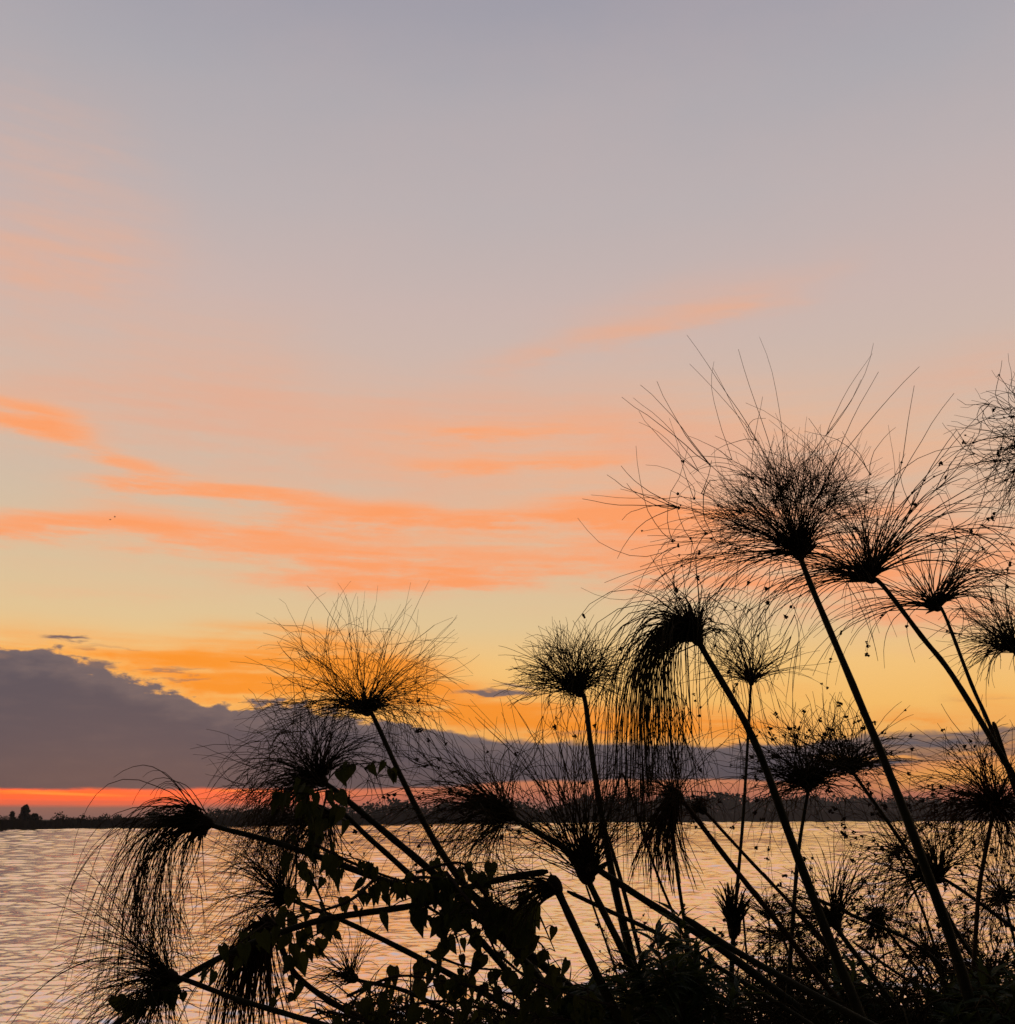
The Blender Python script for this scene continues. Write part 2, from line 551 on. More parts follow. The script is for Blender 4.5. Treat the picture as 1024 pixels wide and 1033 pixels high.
def papyrus(label, path, d, w0, w1, groups, bulb=7, bract=None, dry=False, d_end=None, group='papyrus plants at the water edge'):
    """one papyrus plant. path: the stem's line from the head down, in pixels of the photo at d metres"""
    d_end = d if d_end is None else d_end
    n = len(path)
    pts = [at(px, py, d + (d_end - d) * k / max(1, n - 1)) for k, (px, py) in enumerate(path)]
    head = pts[0]
    full = to_ground(pts)
    base = full[-1]
    root = tag(empty('papyrus', base), label, 'papyrus', group)
    k1 = d / F
    C = spline(full, 6)
    wander = np.cumsum(RNG.normal(0, 0.0011, (len(C), 3)), 0)
    C = C + (wander - wander[0]) * np.linspace(0, 1, len(C))[:, None]
    u = np.minimum(1, np.linalg.norm(C - head, axis=1) / max(0.3, np.linalg.norm(pts[-1] - head)))
    R = (w0 + (w1 - w0) * u) * 0.325 * k1
    R = R * (1 + 0.05 * np.sin(np.arange(len(R)) * 1.7))
    v, q = tubes(C[None], R[None], 9)
    sheath = []
    mesh_obj('stem', v, q, M_DRY if dry else M_STEM, root)
    # the umbel
    parts, knots = [], []
    for G in groups:
        m = G['n']
        ax = screen_dir(G['ang'])
        D = cone_dirs(m, ax, G['spread'])
        L = (G['L0'] + (G['L1'] - G['L0']) * RNG.random(m) ** 0.6) * k1
        P0 = head + RNG.normal(0, 1, (m, 3)) * (bulb * 0.28 * k1) + D * (bulb * 0.3 * k1)
        forked = RNG.random(m) < G['fork']
        L1 = np.where(forked, L * 0.56, L)
        P, dend = grow(P0, D, L1, G['grav'], G['curl'])
        t = np.linspace(0, 1, P.shape[1])
        prof = 0.95 - 0.58 * t + 0.30 * np.exp(-t * 16)
        R = np.repeat((prof * G['w'] * 0.5 * k1)[None], m, 0) * RNG.uniform(0.75, 1.2, (m, 1))
        parts.append(tubes(P, R))
        fi = np.where(forked)[0]
        if len(fi):
            for rep in range(3):
                D2 = norm(dend[fi] + RNG.normal(0, 0.32, (len(fi), 3)))
                Pf, _ = grow(P[fi, -1], D2, L[fi] * RNG.uniform(0.3, 0.6, len(fi)), G['grav'] * 0.6, G['curl'] * 1.3, 8)
                tt = np.linspace(0, 1, 8)
                parts.append(tubes(Pf, np.repeat(((0.75 - 0.4 * tt) * G['w'] * 0.46 * k1)[None], len(fi), 0)))
        if G['knot'] > 0:
            kn = np.where(RNG.random(m) < G['knot'])[0]
            for i in kn:
                c = P[i, -1] if forked[i] else P[i, RNG.integers(6, 12)]
                knots.append(c)
                if RNG.random() < .4: knots.append(P[i, RNG.integers(7, 11)])
    v, q = join(parts)
    um = mesh_obj('umbel', v, q, M_DRYRAY if dry else M_RAY, root)
    if knots:
        for c in knots[:100]: seed_cluster(c - base, 1.9 * k1, um)
    # the tuft of bracts that holds the rays
    ax = norm(pts[0] - pts[1]) if bract is None else screen_dir(bract[0])
    nb, bl, sp = (10, bulb * 1.9, 44) if bract is None else bract[1:]
    D = cone_dirs(nb, ax, sp)
    P, _ = grow(np.repeat((head - norm(pts[0] - pts[1]) * bulb * 0.5 * k1)[None], nb, 0), D, RNG.uniform(0.6, 1.15, nb) * bl * k1, 0.1, 0.3, 7)
    t = np.linspace(0, 1, 7)
    R = np.repeat(((np.sin(np.pi * np.minimum(1, t * 0.75 + 0.25)) ** 0.8 * 0.9 + 0.05) * bulb * 0.19 * k1)[None], nb, 0)
    P2 = [tubes(P, R, 4)]
    axh = norm(pts[0] - pts[1])
    cc = head[None] + axh[None] * np.linspace(-0.9, 0.9, 8)[:, None] * bulb * k1
    rr = np.sqrt(np.maximum(0, 1 - np.linspace(-1, 1, 8) ** 2)) * bulb * 0.52 * k1 + 0.0006
    P2.append(tubes(cc[None], rr[None], 8))
    v, q = join(P2)
    mesh_obj('bract', v, q, M_BRACT, root)
    return root


# ------------------------------------------------------------------ setting: water, bank, far shore
def grid_sheet(name, xs, ys, zf, mat):
    Xs, Ys = np.meshgrid(xs, ys)
    V = np.stack([Xs, Ys, zf(Xs, Ys)], -1).reshape(-1, 3)
    nx, ny = len(xs), len(ys)
    i = np.arange(nx - 1)[None, :] + np.arange(ny - 1)[:, None] * nx
    Q = np.stack([i, i + 1, i + 1 + nx, i + nx], -1).reshape(-1, 4)
    return tag(mesh_obj(name, V, Q, mat), kind='structure')


def water_material():
    m = bpy.data.materials.new('lake_water')
    m.use_nodes = True
    t = m.node_tree
    b = t.nodes['Principled BSDF']
    b.inputs['Base Color'].default_value = (0.018, 0.014, 0.010, 1)
    b.inputs['Roughness'].default_value = 0.06
    b.inputs['IOR'].default_value = 1.333
    geo = t.nodes.new('ShaderNodeNewGeometry')

    def nz(sx, sy, rot, detail, rough, dist=0.0):
        mp = t.nodes.new('ShaderNodeMapping')
        mp.inputs['Scale'].default_value = (sx, sy, 1)
        mp.inputs['Rotation'].default_value = (0, 0, RAD(rot))
        t.links.new(geo.outputs['Position'], mp.inputs['Vector'])
        n = t.nodes.new('ShaderNodeTexNoise')
        n.inputs['Scale'].default_value = 1.0
        n.inputs['Detail'].default_value = detail
        n.inputs['Roughness'].default_value = rough
        n.inputs['Distortion'].default_value = dist
        t.links.new(mp.outputs[0], n.inputs['Vector'])
        return n.outputs[0]

    def mth(op, a, b_):
        n = t.nodes.new('ShaderNodeMath')
        n.operation = op
        for i, v in enumerate((a, b_)):
            if hasattr(v, 'links'): t.links.new(v, n.inputs[i])
            else: n.inputs[i].default_value = v
        return n.outputs[0]

    mid = nz(1.6, 4.0, -6, 3, 0.55, 0.3)
    small = nz(5.5, 12.0, 12, 2, 0.5, 0.4)
    h = mth('ADD', mth('MULTIPLY', mid, 0.010), mth('MULTIPLY', small, 0.003))
    bp = t.nodes.new('ShaderNodeBump')
    bp.inputs['Strength'].default_value = 1.0
    bp.inputs['Distance'].default_value = 1.0
    t.links.new(h, bp.inputs['Height'])
    t.links.new(bp.outputs[0], b.inputs['Normal'])
    # murky shallow water below, a clear reflecting skin above
    t.nodes.remove(b)
    df = t.nodes.new('ShaderNodeBsdfDiffuse')
    df.inputs[0].default_value = (0.035, 0.026, 0.018, 1)
    gl = t.nodes.new('ShaderNodeBsdfGlossy')
    gl.inputs[0].default_value = (0.93, 0.93, 1.0, 1)
    gl.inputs['Roughness'].default_value = 0.05
    fr = t.nodes.new('ShaderNodeFresnel')
    fr.inputs[0].default_value = 1.333
    for n_ in (gl, fr): t.links.new(bp.outputs[0], n_.inputs['Normal'])
    mx = t.nodes.new('ShaderNodeMixShader')
    t.links.new(mth('POWER', fr.outputs[0], 1.05), mx.inputs[0])
    t.links.new(df.outputs[0], mx.inputs[1])
    t.links.new(gl.outputs[0], mx.inputs[2])
    out = [n_ for n_ in t.nodes if n_.type == 'OUTPUT_MATERIAL'][0]
    t.links.new(mx.outputs[0], out.inputs[0])
    return m


M_WATER = water_material()
def lake():
    """one sheet: real ripples ahead of the bank, calm water all round"""
    r = [4.6]
    while r[-1] < 1300: r.append(r[-1] * 1.0042)
    r = np.array(r)
    az = np.radians(np.linspace(-37, 37, 460))
    Rr, Az = np.meshgrid(r, az, indexing='ij')
    X_, Y_ = Rr * np.sin(Az), Rr * np.cos(Az)
    Z = np.zeros_like(X_)
    dr = Rr * 0.0042
    gust = 0.78 + 0.42 * np.sin(X_ * 0.05 + 1.3 * np.sin(Y_ * 0.021)) * np.sin(Y_ * 0.043 + 0.4)
    rg = np.random.default_rng(5)
    for lam in np.geomspace(0.13, 26, 60):
        for _ in range(2):
            th = rg.normal(0.1, 1.25)
            k = 2 * math.pi / lam
            ph = rg.uniform(0, 6.28)
            amp = WAVE_SLOPE / k
            fall = np.minimum(1.0, np.maximum(0.31, 3.8 * dr) / lam) ** 1.3
            fade = np.clip((lam - 2.4 * dr) / (2.0 * dr), 0, 1) * np.clip(lam / 0.26, 0.5, 1)
            Z += amp * fade * fall * np.sin(k * (X_ * math.sin(th) + Y_ * math.cos(th)) + ph + 1.1 * np.sin(X_ * k * 0.21 + ph * 3))
    Z *= gust
    V = np.stack([X_, Y_, Z], -1).reshape(-1, 3)
    n1, n2 = Rr.shape
    i = np.arange(n2 - 1)[None, :] + np.arange(n1 - 1)[:, None] * n2
    Q = np.stack([i, i + n2, i + n2 + 1, i + 1], -1).reshape(-1, 4)
    o = len(V)
    a0 = math.radians(37)
    ring = []
    for ang in list(np.linspace(a0, math.pi, 30)):
        ring.append(ang)
    rs = [2.0, 4.6, 20, 100, 400, 900]
    ex = []
    for sgn in (1, -1):
        for ang in ring:
            for q_ in rs: ex.append((sgn * q_ * math.sin(ang), q_ * math.cos(ang), -0.01))
    m = len(rs)
    Q2 = []
    for sgn in range(2):
        for a_ in range(len(ring) - 1):
            for b_ in range(m - 1):
                i0 = o + (sgn * len(ring) + a_) * m + b_
                f_ = (i0, i0 + 1, i0 + 1 + m, i0 + m)
                Q2.append(f_ if sgn else f_[::-1])
    V = np.vstack([V, np.array(ex)])
    Q = np.vstack([Q, np.array(Q2)])
    return tag(mesh_obj('lake_water', V, Q, M_WATER), kind='structure')


WAVE_SLOPE = 0.046
lake()


def bank_z(x, y):
    t = np.clip((y - 1.2) / 3.2, 0, 1)
    return 0.22 - 0.5 * t + 0.03 * np.sin(x * 3.1 + y * 1.7) + 0.02 * np.sin(x * 7.3 - y * 5.1)


grid_sheet('riverbank_ground', np.linspace(-12, 12, 90), np.linspace(-30, 5.5, 120), bank_z, M_MUD)

# far shore: (x pixel, distance of the water line)
SHORE = [(-1500, 120), (-300, 150), (0, 181), (120, 220), (250, 285), (340, 335), (500, 440), (680, 560), (860, 690), (1024, 800), (1400, 980), (1900, 1150)]
SPX = np.array([s[0] for s in SHORE], float)
SD = np.array([s[1] for s in SHORE], float)


def shore_xy(px, back=0.0):
    d = np.interp(px, SPX, SD) + back
    return (px - 512.0) / F * math.cos(PITCH) * d / (math.cos(PITCH) ** 2) * 1.0, d


def far_x(px, d):
    """x of a direction near the horizon at distance d"""
    v = ray(px, 826.0)
    return v[0] / v[1] * d


pxs = np.linspace(-1500, 1900, 160)
rows = [(-2, -0.4), (0.5, 0.05), (4, 0.35), (30, 0.6), (150, 0.8), (400, 1.0), (900, 1.0)]
V = []
for bk, z in rows:
    for p in pxs:
        d0 = np.interp(p, SPX, SD)
        wob = 3.0 * math.sin(p * 0.05) + 2.0 * math.sin(p * 0.021 + 1)
        d = d0 + bk + wob * 0.5
        V.append((far_x(p, d0) * (d / d0 if bk > 100 else 1.0), d, z))
nx = len(pxs)
ii = np.arange(nx - 1)[None, :] + np.arange(len(rows) - 1)[:, None] * nx
Q = np.stack([ii, ii + 1, ii + 1 + nx, ii + nx], -1).reshape(-1, 4)
tag(mesh_obj('far_bank_ground', V, Q, M_LAND), kind='structure')

# reed bed along the far shore: uncountable blades in one object
REEDH = [(-1500, 1.6), (-100, 1.7), (0, 1.75), (60, 1.8), (200, 2.4), (300, 3.0), (400, 3.8), (520, 4.6), (700, 5.2), (1024, 7.0), (2600, 10)]
nb = 26000
p = RNG.uniform(-420, 1500, nb)
bk = RNG.random(nb) ** 1.6 * 26 + 0.3
d0 = np.interp(p, SPX, SD)
d = d0 + bk
vx = np.array([far_x(a, 1.0) for a in p]) * d
H = np.interp(p, [r[0] for r in REEDH], [r[1] for r in REEDH]) * (0.72 + 0.28 * RNG.random(nb)) * (1 + 0.10 * np.sin(p * 0.11) + 0.07 * np.sin(p * 0.31 + 2))
wd = 0.0008 * d * RNG.uniform(0.6, 1.6, nb)
lean = RNG.normal(0, 0.12, nb) * H
yw = RNG.uniform(-0.5, 0.5, nb)
B0 = np.stack([vx - wd, d, np.full(nb, -0.1)], -1)
B1 = np.stack([vx + wd, d + yw * wd, np.full(nb, -0.1)], -1)
B2 = np.stack([vx + wd * 0.9 + lean * 0.6, d + yw * wd, H * 0.7], -1)
B3 = np.stack([vx - wd * 0.5 + lean, d, H], -1)
V = np.stack([B0, B1, B2, B3], 1).reshape(-1, 3)
Q = np.arange(nb * 4).reshape(-1, 4)
tag(mesh_obj('far_reed_bed', V, Q, M_FARREED, None, False), 'low dark reed bed lining the far shore of the lake', 'reeds', kind='stuff')


def leaf_cloud(C, Rxyz, n, size):
    """n leaf clumps scattered through an ellipsoid crown"""
    u = norm(RNG.normal(0, 1, (n, 3))) * (RNG.random((n, 1)) ** 0.42)
    P = C + u * Rxyz
    a = norm(RNG.normal(0, 1, (n, 3)))
    b = norm(np.cross(a, RNG.normal(0, 1, (n, 3))))
    s = size * RNG.uniform(0.5, 1.4, (n, 1))
    V = np.stack([P - a * s, P + b * s * 0.7, P + a * s, P - b * s * 0.7], 1).reshape(-1, 3)
    return V, np.arange(n * 4).reshape(-1, 4)


TREETOP = [(-400, 822), (-60, 823), (60, 823), (130, 822), (200, 820), (215, 815), (260, 814), (320, 816), (350, 812), (366, 816), (380, 810), (400, 806), (425, 811), (440, 812), (470, 808), (500, 806),
           (535, 813), (548, 816), (570, 806), (600, 803), (650, 806), (700, 804), (728, 799), (745, 803), (800, 806), (850, 806), (900, 805), (960, 806), (1024, 805), (1500, 804)]
parts = []
lift = 0.0
for p in np.arange(-380, 1480, 2.6):
    lift = lift * 0.86 + RNG.normal(0, 1.5)
    px = p + RNG.uniform(-2, 2)
    d = np.interp(px, SPX, SD) * RNG.uniform(1.12, 1.4)
    topy = np.interp(px, [t_[0] for t_ in TREETOP], [t_[1] for t_ in TREETOP]) + RNG.uniform(-1.5, 4) + (lift if px > 60 else 0)
    topz = CAM_Z + (826.0 - topy) / F * d
    if topz < 2.2: continue
    rx = topz * RNG.uniform(0.28, 0.5)
    c = np.array([far_x(px, d), d, topz * 0.58])
    parts.append(leaf_cloud(c, np.array([rx, rx, topz * 0.43]), 60, topz * 0.075))
    parts.append(leaf_cloud(np.array([far_x(px, d), d, topz * 0.26]), np.array([rx * 1.2, rx, topz * 0.26]), 34, topz * 0.08))
    parts.append(leaf_cloud(c + np.array([RNG.uniform(-1, 1) * rx, 0, topz * 0.12]), np.array([rx * .6, rx * .6, topz * 0.28]), 26, topz * 0.06))
v, q = join(parts)
tag(mesh_obj('far_woods', v, q, M_FARTREE, None, False), 'dark grey wooded skyline behind the reeds across the lake', 'woods', kind='stuff')


def far_tree(label, px, topy, d, wpx, lobes):
    topz = CAM_Z + (826.0 - topy) / F * d
    x = far_x(px, d)
    k = d / F
    root = tag(empty('far_tree', (x, d, 0.5)), label, 'tree', 'single trees on the far shore')
    tr = spline([(x, d, 0.3), (x + 0.2, d, topz * 0.35), (x - 0.1, d, topz * 0.6), (x + 0.1, d, topz * 0.85)], 4)
    T = [tubes(tr[None], np.linspace(0.26, 0.06, len(tr))[None], 7)]
    for s in (-1, 1):
        lb = spline([(x, d, topz * 0.4), (x + s * wpx * k * 0.2, d + 0.3 * s, topz * 0.58), (x + s * wpx * k * 0.36, d + .5 * s, topz * 0.7)], 3)
        T.append(tubes(lb[None], np.linspace(0.12, 0.03, len(lb))[None], 5))
    v, q = join(T)
    mesh_obj('trunk', v, q, M_BARK, root)
    P = [leaf_cloud(np.array([x + a * wpx * k, d + RNG.uniform(-.5, .5), topz * h]), np.array([r * wpx * k, r * wpx * k, rz * topz]), nn, 0.30) for a, h, r, rz, nn in lobes]
    v, q = join(P)
    mesh_obj('crown', v, q, M_FARTREE, root, False)


far_tree('lone rounded tree standing tallest on the left far shore', 24, 812.5, 196, 9, [(0, .72, .42, .26, 260), (-.25, .5, .32, .2, 120), (.4, .42, .4, .18, 140), (.05, .9, .2, .1, 60)])
far_tree('small thin tree just left of the lone far shore tree', 12.5, 819, 200, 4, [(0, .78, .42, .2, 90), (0.1, .5, .5, .2, 60)])
far_tree('low spreading bush right of the lone far shore tree', 34, 820, 198, 8, [(0, .7, .5, .25, 130), (-.3, .6, .4, .2, 80)])


# the evening air over the lake
def haze_box():
    x0, x1, y0, y1, z0, z1 = -1750, 1750, -950, 2300, -1.7, 36.0
    V = [(x0, y0, z0), (x1, y0, z0), (x1, y1, z0), (x0, y1, z0), (x0, y0, z1), (x1, y0, z1), (x1, y1, z1), (x0, y1, z1)]
    Fc = [(0, 3, 2, 1), (4, 5, 6, 7), (0, 1, 5, 4), (1, 2, 6, 5), (2, 3, 7, 6), (3, 0, 4, 7)]
    m = bpy.data.materials.new('haze')
    m.use_nodes = True
    t = m.node_tree
    t.nodes.clear()
    pv = t.nodes.new('ShaderNodeVolumePrincipled')
    pv.inputs['Color'].default_value = (0.75, 0.72, 0.74, 1)
    pv.inputs['Density'].default_value = HAZE
    pv.inputs['Anisotropy'].default_value = 0.2
    out = t.nodes.new('ShaderNodeOutputMaterial')
    t.links.new(pv.outputs[0], out.inputs['Volume'])
    o = mesh_obj('haze', V, Fc, m, None, False)
    return tag(o, kind='stuff')


HAZE = 0.00033
haze_box()


# two birds far out over the lake
def bird(label, px, py, d, span, flap):
    c = at(px, py, d)
    root = tag(empty('bird', c), label, 'bird', 'birds flying over the lake')
    ax = np.array([1.0, 0.3, 0.05])
    ax /= np.linalg.norm(ax)
    t = np.linspace(-1, 1, 9)
    body = c + ax * (t * span * 0.28)[:, None]
    R = np.interp(t, [-1, -.6, 0, .5, .7, .9, 1], [.02, .05, .085, .06, .05, .045, .01]) * span
    v, q = tubes(body[None], R[None], 8)
    mesh_obj('body', v, q, M_BIRD, root)
    side = np.cross(ax, [0, 0, 1])
    for s in (-1, 1):
        P = [c + side * s * span * a + np.array([0, 0, span * h]) + ax * span * k_ for a, h, k_ in
             ((.04, .02, .1), (.04, .02, -.1), (.28, flap, .1), (.28, flap, -.08), (.52, flap * .7, -.02), (.5, flap * .7, -.07))]
        P += [p_ - np.array([0, 0, 0.012 * span]) for p_ in P]
        Fc = [(0, 1, 3, 2), (2, 3, 5, 4), (6, 8, 9, 7), (8, 10, 11, 9), (0, 2, 8, 6), (2, 4, 10, 8), (1, 7, 9, 3), (3, 9, 11, 5), (4, 5, 11, 10)]
        mesh_obj('wing', P, Fc, M_BIRD, root)


bird('tiny dark bird flying above and right of its companion', 115.8, 521.5, 95, 0.36, .2)
bird('tiny dark bird flying lower and left of its companion', 111.2, 524.2, 98, 0.36, .05)

# ------------------------------------------------------------------ papyrus plants
papyrus('papyrus with the biggest dense rounded brush head, right of centre', [(805, 556), (822, 600), (860, 690), (905, 800), (955, 935), (985, 1033)], 2.2, 8.5, 17,
        [g(320, 84, 132, -4, 52, .15, .5, .92, w=.95), g(5, 190, 250, -52, 16, .2, .4, 1, .8, 1.7), g(16, 150, 240, -72, 20, .5, .6, .6, .6), g(24, 140, 250, -90, 24, 1.5, .5, .2, .25, 1.1),
         g(11, 190, 255, 4, 24, -.1, .35, .3, .2, 1.2), g(12, 90, 150, 75, 22, 1.8)], 13, (0, 20, 24, 60))
papyrus('papyrus with long loose arching rays and spread dark bracts right of the big brush', [(876, 583), (890, 590), (930, 642), (962, 683), (1024, 785)], 2.5, 7, 10,
        [g(70, 50, 105, -30, 60, .3, .6, w=1.45), g(24, 140, 240, 12, 20, .3, .6, .45, .3, 1.35), g(34, 130, 230, 44, 18, 1.2, .4, .2, .25, 1.6), g(34, 120, 240, -72, 22, 1.7, .4, .2, .3)], 10, (-35, 22, 34, 62))
papyrus('thin papyrus with a small wispy head bending right, below the loose arching one', [(943, 612), (952, 618), (980, 690), (1000, 735), (1030, 810)], 2.8, 5, 7,
        [g(52, 40, 90, 0, 60, .4, .6, w=1.4), g(34, 80, 140, 46, 22, 1.2, .5, .2, .2, 1.5), g(24, 80, 170, -72, 16, 1.5, .5, 0, .2)], 8)
papyrus('papyrus with a compact bushy head cut by the right edge below the wispy one', [(1026, 655), (1032, 690), (1050, 760), (1075, 850)], 3.0, 5, 7,
        [g(230, 38, 78, -18, 70, .5, .9, w=1.15), g(16, 70, 100, -50, 40, .5, .6, .5, .6)], 9)
papyrus('tangled curly papyrus head entering at the upper right edge', [(1078, 452), (1100, 500), (1130, 620), (1160, 800)], 2.0, 9, 12,
        [g(200, 60, 135, -60, 62, .3, 2.0, .5, .25, 1.2), g(40, 90, 160, -40, 40, .2, 1.6, .6, .3, 1.4), g(40, 80, 150, -100, 40, 1.0, 1.5, .4, .4)], 10)
papyrus('nodding papyrus whose thick curtain of rays hangs down to the left', [(702, 642), (712, 660), (760, 745), (800, 850), (840, 955), (872, 1033)], 2.1, 9, 16,
        [g(100, 110, 230, -40, 38, 12, .7, .3, w=1.25), g(80, 40, 84, -22, 34, 2.5, .8, w=1.3), g(70, 200, 300, -58, 26, 12, .5, w=1.3), g(22, 90, 230, 25, 40, 10, .6, .2, .3, 1.0),
         g(14, 60, 110, 0, 30, 0, .5, .3, .3, 1.2)], 13, (-35, 26, 40, 40))
papyrus('upright papyrus with a neat half round brush head in the middle', [(583, 697), (590, 706), (597, 760), (608, 830), (622, 905), (645, 1000)], 3.2, 7, 14,
        [g(280, 46, 80, -12, 64, .35, .8, .5, w=1.0), g(14, 60, 96, -70, 25, .5)], 9)
papyrus('papyrus with an open fountain of fine rays against the orange sky, left of centre', [(368, 716), (376, 722), (405, 785), (436, 845), (466, 890), (520, 955)], 2.6, 6.5, 13,
        [g(150, 72, 138, -5, 74, .4, 1.1, .35, w=.72), g(70, 84, 140, -68, 22, .8, 1.0, .3, w=.8), g(56, 70, 126, 62, 22, .9, 1.0, .3, w=.8), g(10, 126, 152, -2, 42, -.1, .5, w=.9)], 10, (0, 14, 22, 55))
papyrus('dense papyrus head swept left, half hidden by hanging vine leaves', [(322, 786), (345, 803), (395, 845), (436, 880), (500, 940)], 2.3, 8, 13,
        [g(150, 70, 140, -58, 60, 1.3, 1.0, .4, w=1.0), g(70, 50, 110, 15, 36, .8, .8, .2, w=1.2), g(70, 80, 150, -90, 40, 3.0, .8, .2, w=1.0)], 12)
papyrus('papyrus tucked just below the dense swept head, with a parallel stem', [(330, 822), (345, 820), (372, 845), (402, 872), (470, 935)], 2.4, 7, 10,
        [g(90, 50, 100, -110, 45, 1.6, .7), g(30, 40, 90, 170, 30, 1.2)], 11)
papyrus('leftmost nodding papyrus on a low slanting stem, rays falling to the water', [(204, 829), (225, 836), (285, 852), (380, 886), (480, 925), (560, 985), (610, 1030)], 2.2, 7, 15,
        [g(70, 100, 190, -84, 38, 6.0, .6, .3, w=1.15), g(30, 70, 120, -48, 16, 2.8, .5, w=1.2), g(46, 130, 205, -80, 25, 6.0, .6, .3, w=1.15), g(26, 30, 80, -150, 30, 2)], 14, (-110, 20, 26, 50))
papyrus('papyrus with pale rays sweeping left beneath the leftmost slanting stem', [(288, 906), (305, 912), (360, 935), (440, 975), (520, 1020)], 2.4, 6, 10,
        [g(90, 60, 110, -80, 56, 1.6, .8, .3, w=1.0), g(60, 40, 115, -20, 44, .5, .7, w=1.1)], 10)
papyrus('wilted brown papyrus head hanging limp near the lower left', [(272, 935), (282, 950), (300, 985), (350, 1020), (420, 1050)], 2.25, 7, 10,
        [g(130, 50, 120, -125, 32, 4.0, .6, w=1.7), g(60, 60, 120, -170, 28, 2.5, .6, w=1.6)], 13, None, True)
papyrus('papyrus spraying feathery rays left in the bottom left corner', [(170, 985), (186, 988), (240, 1008), (300, 1026), (380, 1050)], 2.0, 7, 9,
        [g(150, 60, 135, -84, 58, 1.2, .8, .3, w=1.05), g(60, 40, 100, -160, 40, 1.5), g(24, 90, 170, -40, 30, .5, .6)], 12)
papyrus('small spiky papyrus head low among the vine leaves', [(354, 986), (366, 990), (410, 1000), (470, 1030)], 2.6, 5, 8,
        [g(80, 28, 62, -45, 70, .3, .6, w=1.0)], 9)
papyrus('papyrus with a swept head left of the middle, on a long stem slanting right', [(512, 820), (528, 831), (585, 866), (650, 908), (720, 952), (800, 1012)], 2.3, 8, 13,
        [g(120, 60, 130, -96, 56, 1.5, .8, .3, w=1.1), g(70, 50, 110, -40, 46, .5, .8, w=1.1), g(34, 130, 185, -58, 22, .7, .6, .5, 1, 1.1)], 12)
papyrus('papyrus with a big dark bulbous base and rays fanning tall, lower middle', [(590, 878), (597, 896), (628, 958), (655, 1010), (680, 1060)], 2.05, 9, 14,
        [g(90, 90, 190, -8, 44, .2, .6, .2, w=1.2), g(50, 100, 190, -36, 34, .4, .7, .4, .5, 1.1), g(34, 80, 150, 25, 30, .4, .7, .2, w=1.1)], 17, (-5, 26, 30, 55))
papyrus('short papyrus head pointing left on a thick dark stem beside the bulbous one', [(560, 893), (567, 908), (592, 962), (620, 1020), (640, 1060)], 2.0, 11, 15,
        [g(70, 50, 105, -95, 36, .7, .6, w=1.2)], 12, (-70, 14, 24, 40))
papyrus('dry brown papyrus head drooping straight down beside the hanging curtain', [(682, 802), (692, 812), (730, 862), (780, 925), (830, 990), (880, 1050)], 2.35, 7, 10,
        [g(90, 50, 95, -150, 24, 2.5, .6, w=1.7), g(60, 60, 130, -20, 60, .9, 1.0, .2, .1, .9)], 11, None, True)
papyrus('slender papyrus with a small wispy fan on a thin upright stem', [(758, 687), (757, 700), (750, 820), (741, 930), (737, 1033)], 3.6, 4, 6,
        [g(110, 36, 84, 0, 66, .5, .7, w=.9), g(14, 60, 110, 0, 60, .4, .7, .3, .6, .9)], 6)
papyrus('papyrus with a wide tangled seed-dotted head over the right shoreline', [(816, 792), (814, 805), (806, 856), (802, 905), (795, 1010)], 2.9, 5, 7,
        [g(280, 48, 104, -5, 84, .35, 1.3, .1, .3, 1.1)], 9)
papyrus('papyrus head crowding the tangled one from the right, behind the tallest stem', [(858, 776), (868, 790), (915, 858), (950, 918), (985, 970)], 3.0, 5, 8,
        [g(140, 44, 86, 15, 66, .4, .9, 0, .2, 1.1), g(40, 60, 100, -60, 30, .5, .9)], 8)
papyrus('messy drooping papyrus head close to the right edge at the shoreline', [(1004, 812), (1000, 830), (988, 895), (983, 965), (978, 1033)], 2.5, 6, 7,
        [g(170, 50, 112, -62, 56, .9, 1.0, .2, .2, 1.1), g(110, 40, 100, 120, 60, 2.0, 1.0, .1, .5, 1.1), g(50, 60, 110, 20, 50, .5, 1.0, .2, .2)], 10, None, True)
papyrus('papyrus arching out over the water low on the right, stem running to the edge', [(944, 886), (956, 889), (990, 912), (1030, 942), (1080, 980)], 2.8, 5, 7,
        [g(150, 46, 104, -42, 62, .9, .8, w=1.1), g(50, 50, 100, 30, 40, .8, .9, .2, .4)], 9)
papyrus('short papyrus with spiky rays leaning right, before the tallest stem', [(842, 930), (850, 945), (880, 985), (920, 1040)], 2.4, 7, 9,
        [g(44, 40, 86, 22, 24, .2, .5, w=1.4), g(70, 40, 90, -50, 50, 1.0, .9, .2, .3)], 10)
papyrus('round fuzzy papyrus head left of the tallest stem, low over the water', [(884, 922), (892, 935), (930, 985), (960, 1040)], 3.2, 4, 6,
        [g(190, 18, 48, 0, 170, .3, 1.0, 0, .3, 1.0)], 7)
papyrus('smallest upright papyrus fan over the water on a thin straight stem', [(775, 924), (776, 935), (777, 970), (777, 1025)], 4.5, 2.5, 3,
        [g(80, 18, 38, 0, 72, .3, .5, w=.85)], 5)
papyrus('closed young papyrus brush, upright like a paintbrush', [(740, 940), (739, 955), (737, 990), (735, 1040)], 2.6, 6, 8,
        [g(70, 26, 46, 0, 13, 0, .35, w=2.2)], 9, (0, 16, 34, 14))
papyrus('withered papyrus bud on a thin slanting stem, right of the dry drooping head', [(707, 815), (714, 822), (760, 872), (810, 925), (860, 985)], 2.7, 4.5, 6,
        [g(34, 10, 24, -30, 90, 1, 1, w=1.8), g(16, 40, 90, -40, 80, 1, 1, .3, .5, .9)], 9, None, True)
papyrus('feathery papyrus head at the bottom, under the closed brush', [(700, 1005), (712, 1012), (740, 1030), (780, 1060)], 3.0, 5, 6, [g(120, 40, 90, -30, 75, .7, 1.0, .1, .3, 1.0)], 8)
